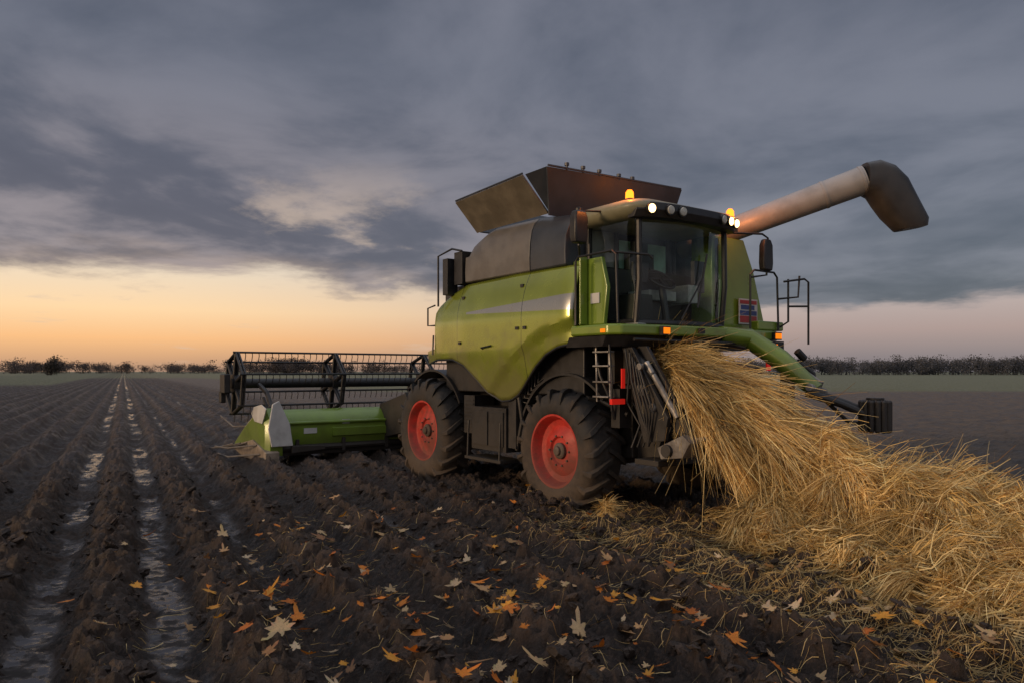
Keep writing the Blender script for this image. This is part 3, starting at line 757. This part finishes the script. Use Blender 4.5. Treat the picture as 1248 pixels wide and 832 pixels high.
allV=[heapV];allF=[heapF];allC=[heapC];off=len(heapV)
def addst(P,w,c):
    global off
    V,Fq,C=strands(P,w,c);allV.append(V);allF.append(Fq+off);allC.append(C);off+=len(V)
CT=np.linspace(0,1,len(CP))
def cpt(u): return np.stack([np.interp(u,CT,CP[:,k]) for k in range(4)],-1)
def ctan(u):
    d=cpt(np.clip(u+.06,0,1))-cpt(np.clip(u-.06,0,1));d=d[:,:3];return d/np.linalg.norm(d,axis=1,keepdims=True)
def around(u,th,rs):
    c=cpt(u);t=ctan(u);up_=np.array([0,0,1.]);s=np.cross(t,up_);s/=np.linalg.norm(s,axis=1,keepdims=True);n_=np.cross(s,t)
    nz=.70+.68*fbm(u*6,np.cos(th)*1.8+np.sin(th)*.9+4,151,3)
    r=(c[:,3]*rs*nz)[:,None]
    return c[:,:3]+(s*np.cos(th)[:,None]*1.12+n_*np.sin(th)[:,None]*.9)*r,t,s*np.cos(th)[:,None]+n_*np.sin(th)[:,None]
nu,nth=26,28
uu,tt_=np.meshgrid(np.linspace(0,1,nu),np.linspace(0,2*math.pi,nth,endpoint=False),indexing='ij')
cv_,_,_=around(uu.ravel(),tt_.ravel(),np.full(uu.size,.86))
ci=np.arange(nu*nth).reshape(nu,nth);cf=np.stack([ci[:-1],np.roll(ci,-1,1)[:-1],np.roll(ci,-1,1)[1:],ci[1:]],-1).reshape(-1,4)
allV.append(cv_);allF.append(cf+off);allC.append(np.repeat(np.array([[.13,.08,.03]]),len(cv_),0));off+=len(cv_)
n=26000;u=RNG.random(n);th=RNG.uniform(0,2*math.pi,n)
P0,t_,nr=around(u,th,RNG.uniform(.86,1.12,n))
bd=(fbm(u*5,th*1.3,171,2)-.5)[:,None]*1.6
side_=np.cross(t_,nr)
d=t_+side_*bd+RNG.normal(0,.16,(n,3))+nr*(RNG.random((n,1))**3*.55)
wild=RNG.random(n)<.16;d[wild]+=RNG.normal(0,.55,(wild.sum(),3))
L=RNG.uniform(.15,.52,n)
P=np.stack([P0+d*(L*k/4)[:,None]+np.array([.12,-.12,-1])*((L*k/4)**2*.45)[:,None] for k in range(5)],1)
ton=(.1+1.75*fbm(u*6,th*3,160,2))[:,None]
addst(P,RNG.uniform(.005,.011,n),strawcol(n)*ton)
n0=170000
x=RNG.uniform(1.0,8.0,n0);y=RNG.uniform(3.3,9.0,n0);h,tx,ty,hs=strawH(x,y)
e=.03;hx=(strawH(x+e,y)[0]-h)/e;hy=(strawH(x,y+e)[0]-h)/e;sl_=np.sqrt(hx*hx+hy*hy)
w=np.clip(h/.12-.1,0,1)**1.3*(.32+.5*np.clip(sl_,0,3.))*np.where((x>6.5),.3,1)
k=RNG.random(n0)<w*.8
x,y,h,tx,ty,hs,hx,hy=[q[k] for q in (x,y,h,tx,ty,hs,hx,hy)];n=len(x)
stream=np.clip(hs*1.6,0,1)
bund=(fbm(x*2.6,y*2.6,120,2)-.5)*7.0
ang=np.arctan2(ty,tx)+RNG.normal(0,1,n)*(.32*stream+.6*(1-stream))+bund*(.5*stream+1.0*(1-stream))
dxy=np.stack([np.cos(ang),np.sin(ang)],-1)
gl=np.sqrt(hx*hx+hy*hy)+1e-6
dn=np.stack([-hx/gl,-hy/gl],-1);fw=np.clip(gl*.5,0,.5)[:,None]
dxy=dxy*(1-fw)+dn*fw;dxy/=np.linalg.norm(dxy,axis=1,keepdims=True)+1e-9
L=RNG.uniform(.12,.6,n)*(.7+.5*stream)
K=5;P=np.zeros((n,K,3));cx,cy=x.copy(),y.copy();offz=RNG.random(n)**2*.09+.0
lift=np.where(RNG.random(n)<.3,RNG.random(n)*.65,RNG.random(n)*.06)
cv=RNG.normal(0,.28,n)
for kk in range(K):
    hc=strawH(cx,cy)[0]
    P[:,kk,0]=cx;P[:,kk,1]=cy;P[:,kk,2]=hc+offz+lift*L*(kk/(K-1))
    hn=strawH(cx+dxy[:,0]*.05,cy+dxy[:,1]*.05)[0];sd=(hn-hc)/.05
    st=L/(K-1)/np.sqrt(1+sd*sd)
    a=cv*.5;c_,s_=np.cos(a),np.sin(a)
    dxy=np.stack([dxy[:,0]*c_-dxy[:,1]*s_,dxy[:,0]*s_+dxy[:,1]*c_],-1)
    cx=cx+dxy[:,0]*st;cy=cy+dxy[:,1]*st
tone=(.05+1.75*fbm(x*4+h*3,y*4-h*3,140,3))[:,None]
addst(P,RNG.uniform(.005,.012,n),strawcol(n)*tone)
tf=[(2.9,7.1,.70,.42),(3.55,6.55,.45,.38),(4.45,7.0,.46,.38),(4.8,6.6,.28,.32),(3.05,6.9,.50,.36),(3.9,6.1,.3,.38),(2.45,7.6,1.0,.34),(5.0,7.0,.22,.3),(2.7,7.35,.8,.36),(1.02,8.0,.10,.2),(4.2,6.6,.42,.4),(3.3,6.9,.6,.34),(3.4,6.2,.25,.3),(4.4,6.0,.25,.35),(2.75,6.9,.35,.32),(5.4,6.5,.16,.28),(3.0,6.5,.22,.28),(3.7,5.7,.2,.3),(3.95,7.2,.5,.34),(3.8,5.3,.18,.28),(2.35,7.85,1.15,.3),(3.3,5.6,.15,.26),(3.1,5.2,.15,.26),(2.6,6.4,.14,.24)]
for cx,cy,cz,rad in tf:
    n=650 if rad>.25 else 260;a=RNG.uniform(-3.1,.6,n);el=RNG.uniform(-.9,1.0,n)
    if rad<.22: cz=float(ground_h(np.array([cx]),np.array([cy]))[0])+.08
    d=np.stack([np.cos(a)*np.cos(el),np.sin(a)*np.cos(el),np.sin(el)],-1)
    L=rad*RNG.uniform(.4,1.05,n);P0=np.array([cx,cy,cz])+RNG.normal(0,.03,(n,3))
    P=np.stack([P0+d*(L*k/4)[:,None]+np.array([0,0,-1])*((L*k/4)**2*1.1)[:,None] for k in range(5)],1)
    hm=strawH(P[:,:,0],P[:,:,1])[0]*.9;P[:,:,2]=np.maximum(P[:,:,2],hm)
    addst(P,RNG.uniform(.004,.009,n),strawcol(n)*1.08)
for b_ in range(110):
    cx=RNG.uniform(2.2,5.6);cy=RNG.uniform(4.4,7.5);hc=float(strawH(np.array([cx]),np.array([cy]))[0][0])
    if hc<.09: continue
    n=170;a0=RNG.uniform(0,6.28);el0=RNG.uniform(.0,.55);a=a0+RNG.normal(0,.18,n);el=el0+RNG.normal(0,.16,n)
    d=np.stack([np.cos(a)*np.cos(el),np.sin(a)*np.cos(el),np.sin(el)],-1);L=RNG.uniform(.25,.6,n)
    P0=np.array([cx,cy,hc-.02])+RNG.normal(0,.035,(n,3))-d*.1
    P=np.stack([P0+d*(L*k/4)[:,None]+np.array([0,0,-1])*((L*k/4)**2*1.0)[:,None] for k in range(5)],1)
    P[:,:,2]=np.maximum(P[:,:,2],strawH(P[:,:,0],P[:,:,1])[0])
    addst(P,RNG.uniform(.004,.009,n),strawcol(n)*RNG.uniform(.75,1.2))
n=6200
t=RNG.random(n);x=np.interp(t,[0,.35,.7,1],[.9,2.2,2.8,3.4])+RNG.normal(0,.5,n)-.1;y=np.interp(t,[0,.35,.7,1],[8.7,6.2,4.9,3.6])+RNG.normal(0,.35,n)-.15
x2=RNG.uniform(-2.5,3.5,1300);y2=RNG.uniform(3.5,9,1300);x=np.concatenate([x,x2]);y=np.concatenate([y,y2]);n=len(x)
a=RNG.uniform(0,6.28,n);L=RNG.uniform(.06,.35,n)*np.where(np.arange(n)>6200,.6,1);cv=RNG.normal(0,.5,n);P=np.zeros((n,5,3))
for kk in range(5):
    P[:,kk,0]=x;P[:,kk,1]=y;P[:,kk,2]=np.maximum(ground_h(x,y),-.06)+.012+RNG.random(n)*.012
    x=x+np.cos(a)*L/4;y=y+np.sin(a)*L/4;a=a+cv*.3
addst(P,RNG.uniform(.003,.006,n),strawcol(n,.2))
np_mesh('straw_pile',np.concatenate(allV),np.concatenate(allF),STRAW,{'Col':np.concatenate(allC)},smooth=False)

# ------------------------------------------------------------ leaves
def leaf_outline(kind):
    pts=[]
    if kind==0: tips=[(-150,.45),(-100,.8),(-50,.95),(0,1.15),(50,.95),(100,.8),(150,.45)]
    elif kind==1: tips=[(-160,.5),(-125,.62),(-85,.6),(-45,.75),(0,1.2),(45,.75),(85,.6),(125,.62),(160,.5)]
    else: tips=[(-150,.5),(-90,.5),(-35,.75),(0,1.2),(35,.75),(90,.5),(150,.5)]
    dip={0:.46,1:.42,2:.62}[kind]
    for i,(a,r) in enumerate(tips):
        r*=random.uniform(.85,1.15);a+=random.uniform(-5,5)
        pts.append((a-9,r*.8));pts.append((a,r));pts.append((a+9,r*.8))
        if i<len(tips)-1:
            b=tips[i+1];pts.append(((a+b[0])/2,dip*random.uniform(.8,1.2)))
    return [(r*math.sin(math.radians(a)),r*math.cos(math.radians(a))) for a,r in pts]
LV=[];LF=[];LC=[]
def add_leaf(x,y,size,col):
    z=float(max(ground_h(np.array([x,x+size*.5,x-size*.5]),np.array([y,y+size*.4,y-size*.4])).max(),-.07))
    o=leaf_outline(random.choice([0,1,2,2]));n=len(o);b=len(LV)
    yaw=random.uniform(0,6.28);tilt=Matrix.Rotation(random.uniform(-.5,.5),3,'X')@Matrix.Rotation(random.uniform(-.5,.5),3,'Y')
    M=Matrix.Rotation(yaw,3,'Z')@tilt;cu=random.uniform(-.1,.8);cu2=random.uniform(-.1,.6);asp=random.uniform(.6,1)
    def pt(u,v):
        u*=asp;w=cu*u*u+cu2*v*v*.6-.12*abs(u)
        return Vector((x,y,z+.012+size*.12))+M@(Vector((u,v,w))*size)
    LV.append(pt(0,-.15))
    for u,v in o: LV.append(pt(u*.5,v*.5))
    for u,v in o: LV.append(pt(u,v))
    for i in range(n-1):
        LF.append((b,b+1+i,b+2+i));LF.append((b+1+i,b+1+n+i,b+2+n+i));LF.append((b+1+i,b+2+n+i,b+2+i))
    sb=len(LV)
    for q in ((-.015,-.15),(.015,-.15),(.01,-.75),(-.01,-.75)): LV.append(pt(*q))
    LF.append((sb,sb+1,sb+2));LF.append((sb,sb+2,sb+3))
    LC.extend([col]*(1+n)+[tuple(a*random.uniform(.7,1) for a in col) for _ in range(len(LV)-b-1-n)])
cols=[(.52,.31,.14),(.62,.42,.21),(.44,.25,.11),(.68,.50,.30),(.78,.24,.02),(.86,.38,.04),(.60,.17,.02),(.34,.17,.07)]
for i in range(520):
    if i<270:
        p=random.gauss(2.4,1.3);q=1.8+random.random()**1.3*6.5
    elif i<370:
        x=random.uniform(-2.2,2.8);y=random.uniform(3.9,5.6);p=x*.885+y*.466;q=-.466*x+y*.885
    else:
        p=random.uniform(.2,5.5);q=random.uniform(1.8,9)
    x=p*.885-q*.466;y=p*.466+q*.885
    if y<3.3 or y>9.5: continue
    c=random.choice(cols);k=random.uniform(.75,1.15)
    add_leaf(x,y,random.choice([.035,.04,.05,.06,.07,.085])*random.uniform(.9,1.25),tuple(a*k for a in c))
for u_,v_,s_,c_ in ((-1.66,5.1,.08,5),(-1.5,4.7,.09,5),(-1.9,5.2,.08,5),(-1.3,4.15,.13,1),(.42,4.6,.14,1),(1.6,5.55,.11,6),(-.8,5.3,.075,4),(-.37,4.1,.11,2),(-.2,4.0,.12,2),(2.3,4.4,.11,2),(-1.45,5.0,.09,4),(.15,4.0,.12,1),(-.55,4.0,.12,6),(-1.75,5.3,.08,4),(1.45,5.6,.08,5),(2.2,4.5,.10,6)):
    add_leaf(u_,v_,s_,cols[c_])
np_mesh('fallen_autumn_leaves',np.array([tuple(v) for v in LV]),np.array(LF),attrmat('leaf',.6,.25,0,120),{'Col':np.array(LC)},smooth=True)

# ------------------------------------------------------------ distant trees
def treemass(name,trees,col,mat,dens=1.):
    V=[];F=[];C=[];o=0
    for (x,y,h,w) in trees:
        n=int(400*dens*max(1,h/6));lob=RNG.normal(0,1,(7,3))*np.array([w*.24,w*.24,h*.17])+np.array([x,y,h*.48])
        c=lob[RNG.integers(0,7,n)]+RNG.normal(0,1,(n,3))*np.array([w*.13,w*.13,h*.12])
        c[:,2]=np.where(c[:,2]<.02*h,RNG.random(n)*.4*h,c[:,2]);c[:,2]=np.minimum(c[:,2],h*1.1)
        s=RNG.uniform(.14,.36,n)*h/7
        a=RNG.normal(size=(n,3));a/=np.linalg.norm(a,axis=1,keepdims=True);b=np.cross(a,RNG.normal(size=(n,3)));b/=np.linalg.norm(b,axis=1,keepdims=True)
        a*=s[:,None];b*=s[:,None]
        q=np.stack([c-a,c-b*.7,c+a,c+b*.7],1).reshape(-1,3)
        V.append(q);F.append(np.arange(n*4).reshape(n,4)+o);o+=n*4
        k=RNG.uniform(.7,1.25,(n,1));C.append(np.repeat(np.array([col])*k,4,0))
        tw=.02*h
        t=np.array([[x-tw,y,-.3],[x+tw,y,-.3],[x+tw*.4,y,h*.65],[x-tw*.4,y,h*.65],[x,y-tw,-.3],[x,y+tw,-.3],[x,y+tw*.4,h*.65],[x,y-tw*.4,h*.65]])
        V.append(t);F.append(np.array([[0,1,2,3],[4,5,6,7]])+o);o+=8;C.append(np.repeat(np.array([col])*.8,8,0))
    return np_mesh(name,np.concatenate(V),np.concatenate(F),mat,{'Col':np.concatenate(C)},smooth=False)
TM=attrmat('haze_tinted_foliage',.95,.1,0,.5)  # distance haze is put into the greyed vertex colours of the far trees
tr=[]
for i in range(330):
    x=random.uniform(95,420);y=random.uniform(330,390)
    h=5.8+3.6*float(vn(np.array([x*.035]),np.array([.5]),3)[0])+random.uniform(-.8,1.0)
    tr.append((x,y,h,h*random.uniform(.8,1.2)))
treemass('tree_line',tr,(.078,.081,.092),TM,.8)
tr=[]
for i in range(230):
    x=random.uniform(-560,-60);y=random.uniform(520,600)
    d=float(vn(np.array([x*.03]),np.array([2.5]),3)[0])
    if d<.3 and random.random()<.6: continue
    h=4.2+7*d+random.uniform(-1,1.8);tr.append((x,y,h,h*random.uniform(.9,1.7)))
treemass('tree_line',tr,(.085,.072,.072),TM)
treemass('hedgerow',[(random.uniform(-260,110),random.uniform(560,620),random.uniform(3,5.5),random.uniform(5,11)) for i in range(110)],(.12,.10,.10),TM)
treemass('field_tree',[(-187,300,8.2,6.5),(-187,300,8.0,6),(-189,300,6.4,5.5),(-185,300,6.6,5.5)],(.05,.044,.04),TM)

# ------------------------------------------------------------ world
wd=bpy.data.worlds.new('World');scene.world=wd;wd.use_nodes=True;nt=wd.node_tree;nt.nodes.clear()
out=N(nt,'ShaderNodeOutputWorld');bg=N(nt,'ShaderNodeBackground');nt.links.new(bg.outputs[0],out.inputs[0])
tc=N(nt,'ShaderNodeTexCoord');sep=N(nt,'ShaderNodeSeparateXYZ');nt.links.new(tc.outputs['Generated'],sep.inputs[0])
x,y,z=sep.outputs
hl=math_(nt,'SQRT',math_(nt,'ADD',math_(nt,'MULTIPLY',x,x),math_(nt,'MULTIPLY',y,y)))
e=math_(nt,'DIVIDE',z,math_(nt,'MAXIMUM',hl,.05))
ax=math_(nt,'DIVIDE',x,math_(nt,'MAXIMUM',hl,.05))
g=mapr(nt,ax,.45,-.50)
den=math_(nt,'ADD',math_(nt,'ABSOLUTE',z),.12)
cmb=N(nt,'ShaderNodeCombineXYZ');nt.links.new(math_(nt,'DIVIDE',x,den),cmb.inputs[0]);nt.links.new(math_(nt,'MULTIPLY',math_(nt,'DIVIDE',y,den),.9),cmb.inputs[1])
def wn(sc,det,ro,off,dist=0):
    mp=N(nt,'ShaderNodeMapping');mp.inputs['Location'].default_value=off;mp.inputs['Rotation'].default_value=(0,0,.25);nt.links.new(cmb.outputs[0],mp.inputs[0])
    n=N(nt,'ShaderNodeTexNoise');n.inputs['Scale'].default_value=sc;n.inputs['Detail'].default_value=det;n.inputs['Roughness'].default_value=ro;n.inputs['Distortion'].default_value=dist
    nt.links.new(mp.outputs[0],n.inputs[0]);return n.outputs[0]
n1=wn(.8,9,.60,(3.1,1.7,0),.2);n2=wn(1.25,8,.54,(8.2,4.4,2),.3);n3=wn(.5,5,.5,(1.2,9.4,5))
def ramp(v,st):
    r=N(nt,'ShaderNodeValToRGB');el=r.color_ramp.elements
    while len(el)>1: el.remove(el[-1])
    el[0].position=st[0][0];el[0].color=(*st[0][1],1)
    for p_,c_ in st[1:]:
        q=el.new(p_);q.color=(*c_,1)
    nt.links.new(v,r.inputs[0]);return r.outputs[0]
e5=math_(nt,'MULTIPLY',e,4.0,clamp=True)
warm=ramp(e5,[(0,(.42,.26,.18)),(.06,(.64,.36,.20)),(.16,(.94,.51,.23)),(.30,(.98,.67,.38)),(.5,(.84,.69,.52)),(.8,(.5,.5,.5))])
cool=ramp(e5,[(0,(.18,.165,.195)),(.08,(.24,.205,.225)),(.2,(.38,.28,.275)),(.32,(.44,.35,.34)),(.6,(.3,.3,.34))])
clear=mixc(nt,g,cool,warm)
edge=math_(nt,'MULTIPLY_ADD',g,.033,.080)
q=math_(nt,'SUBTRACT',math_(nt,'MULTIPLY_ADD',math_(nt,'SUBTRACT',n1,.5),.15,e),edge)
cm=mapr(nt,q,-.008,.020)
cdark=mixc(nt,mapr(nt,n2,.34,.68),(.082,.093,.130),(.175,.182,.228))
cdark=mixc(nt,mapr(nt,n3,.56,.72,0,.55),cdark,(.27,.275,.315))
low=math_(nt,'MULTIPLY',math_(nt,'MULTIPLY',g,mapr(nt,e,.42,.12)),.8)
cdark=mixc(nt,low,cdark,mixc(nt,mapr(nt,n2,.43,.60),(.115,.105,.135),(.33,.275,.285)))
rim=math_(nt,'MULTIPLY',math_(nt,'MULTIPLY',mapr(nt,q,.045,.0),g),.45)
cdark=mixc(nt,rim,cdark,(.56,.41,.32))
sky=mixc(nt,cm,clear,cdark)
gap=math_(nt,'MULTIPLY',math_(nt,'MULTIPLY',mapr(nt,n1,.57,.66),mapr(nt,e,.30,.18)),math_(nt,'MULTIPLY',g,.65))
sky=mixc(nt,gap,sky,(.68,.52,.40))
sky=mixc(nt,mapr(nt,z,.5,.9),sky,(.62,.64,.72))  # unseen overhead sky brightened to light the foreground
back_fill=math_(nt,'MULTIPLY',mapr(nt,y,.0,-.7),mapr(nt,e,.02,.25))  # unseen sky behind the camera, brightened as added fill light
sky=mixc(nt,math_(nt,'MULTIPLY',back_fill,.8),sky,(.48,.47,.49))
ns=N(nt,'ShaderNodeTexSky');ns.sky_type='NISHITA';ns.sun_disc=False;ns.sun_elevation=math.radians(7);ns.sun_rotation=math.radians(-115)
sk=mixc(nt,.012,sky,ns.outputs[0],'ADD')
sk=mixc(nt,mapr(nt,z,-.002,-.05),sk,(.06,.05,.045))
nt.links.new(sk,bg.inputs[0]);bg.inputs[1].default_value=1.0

sd=bpy.data.lights.new('sun','SUN');sd.energy=1.5;sd.angle=math.radians(12);sd.color=(1,.68,.40)
so=bpy.data.objects.new('sun',sd);COL.objects.link(so)
so.rotation_euler=Vector((-.90,-.42,.16)).to_track_quat('Z','Y').to_euler()

cam=bpy.data.cameras.new('camera');co=bpy.data.objects.new('camera',cam);COL.objects.link(co)
co.location=(0,0,1.65);co.rotation_euler=(math.radians(90),0,0)
cam.sensor_width=36;cam.lens=900/1248*36;cam.shift_y=36/1248;cam.clip_end=8000;cam.clip_start=.05
scene.camera=co
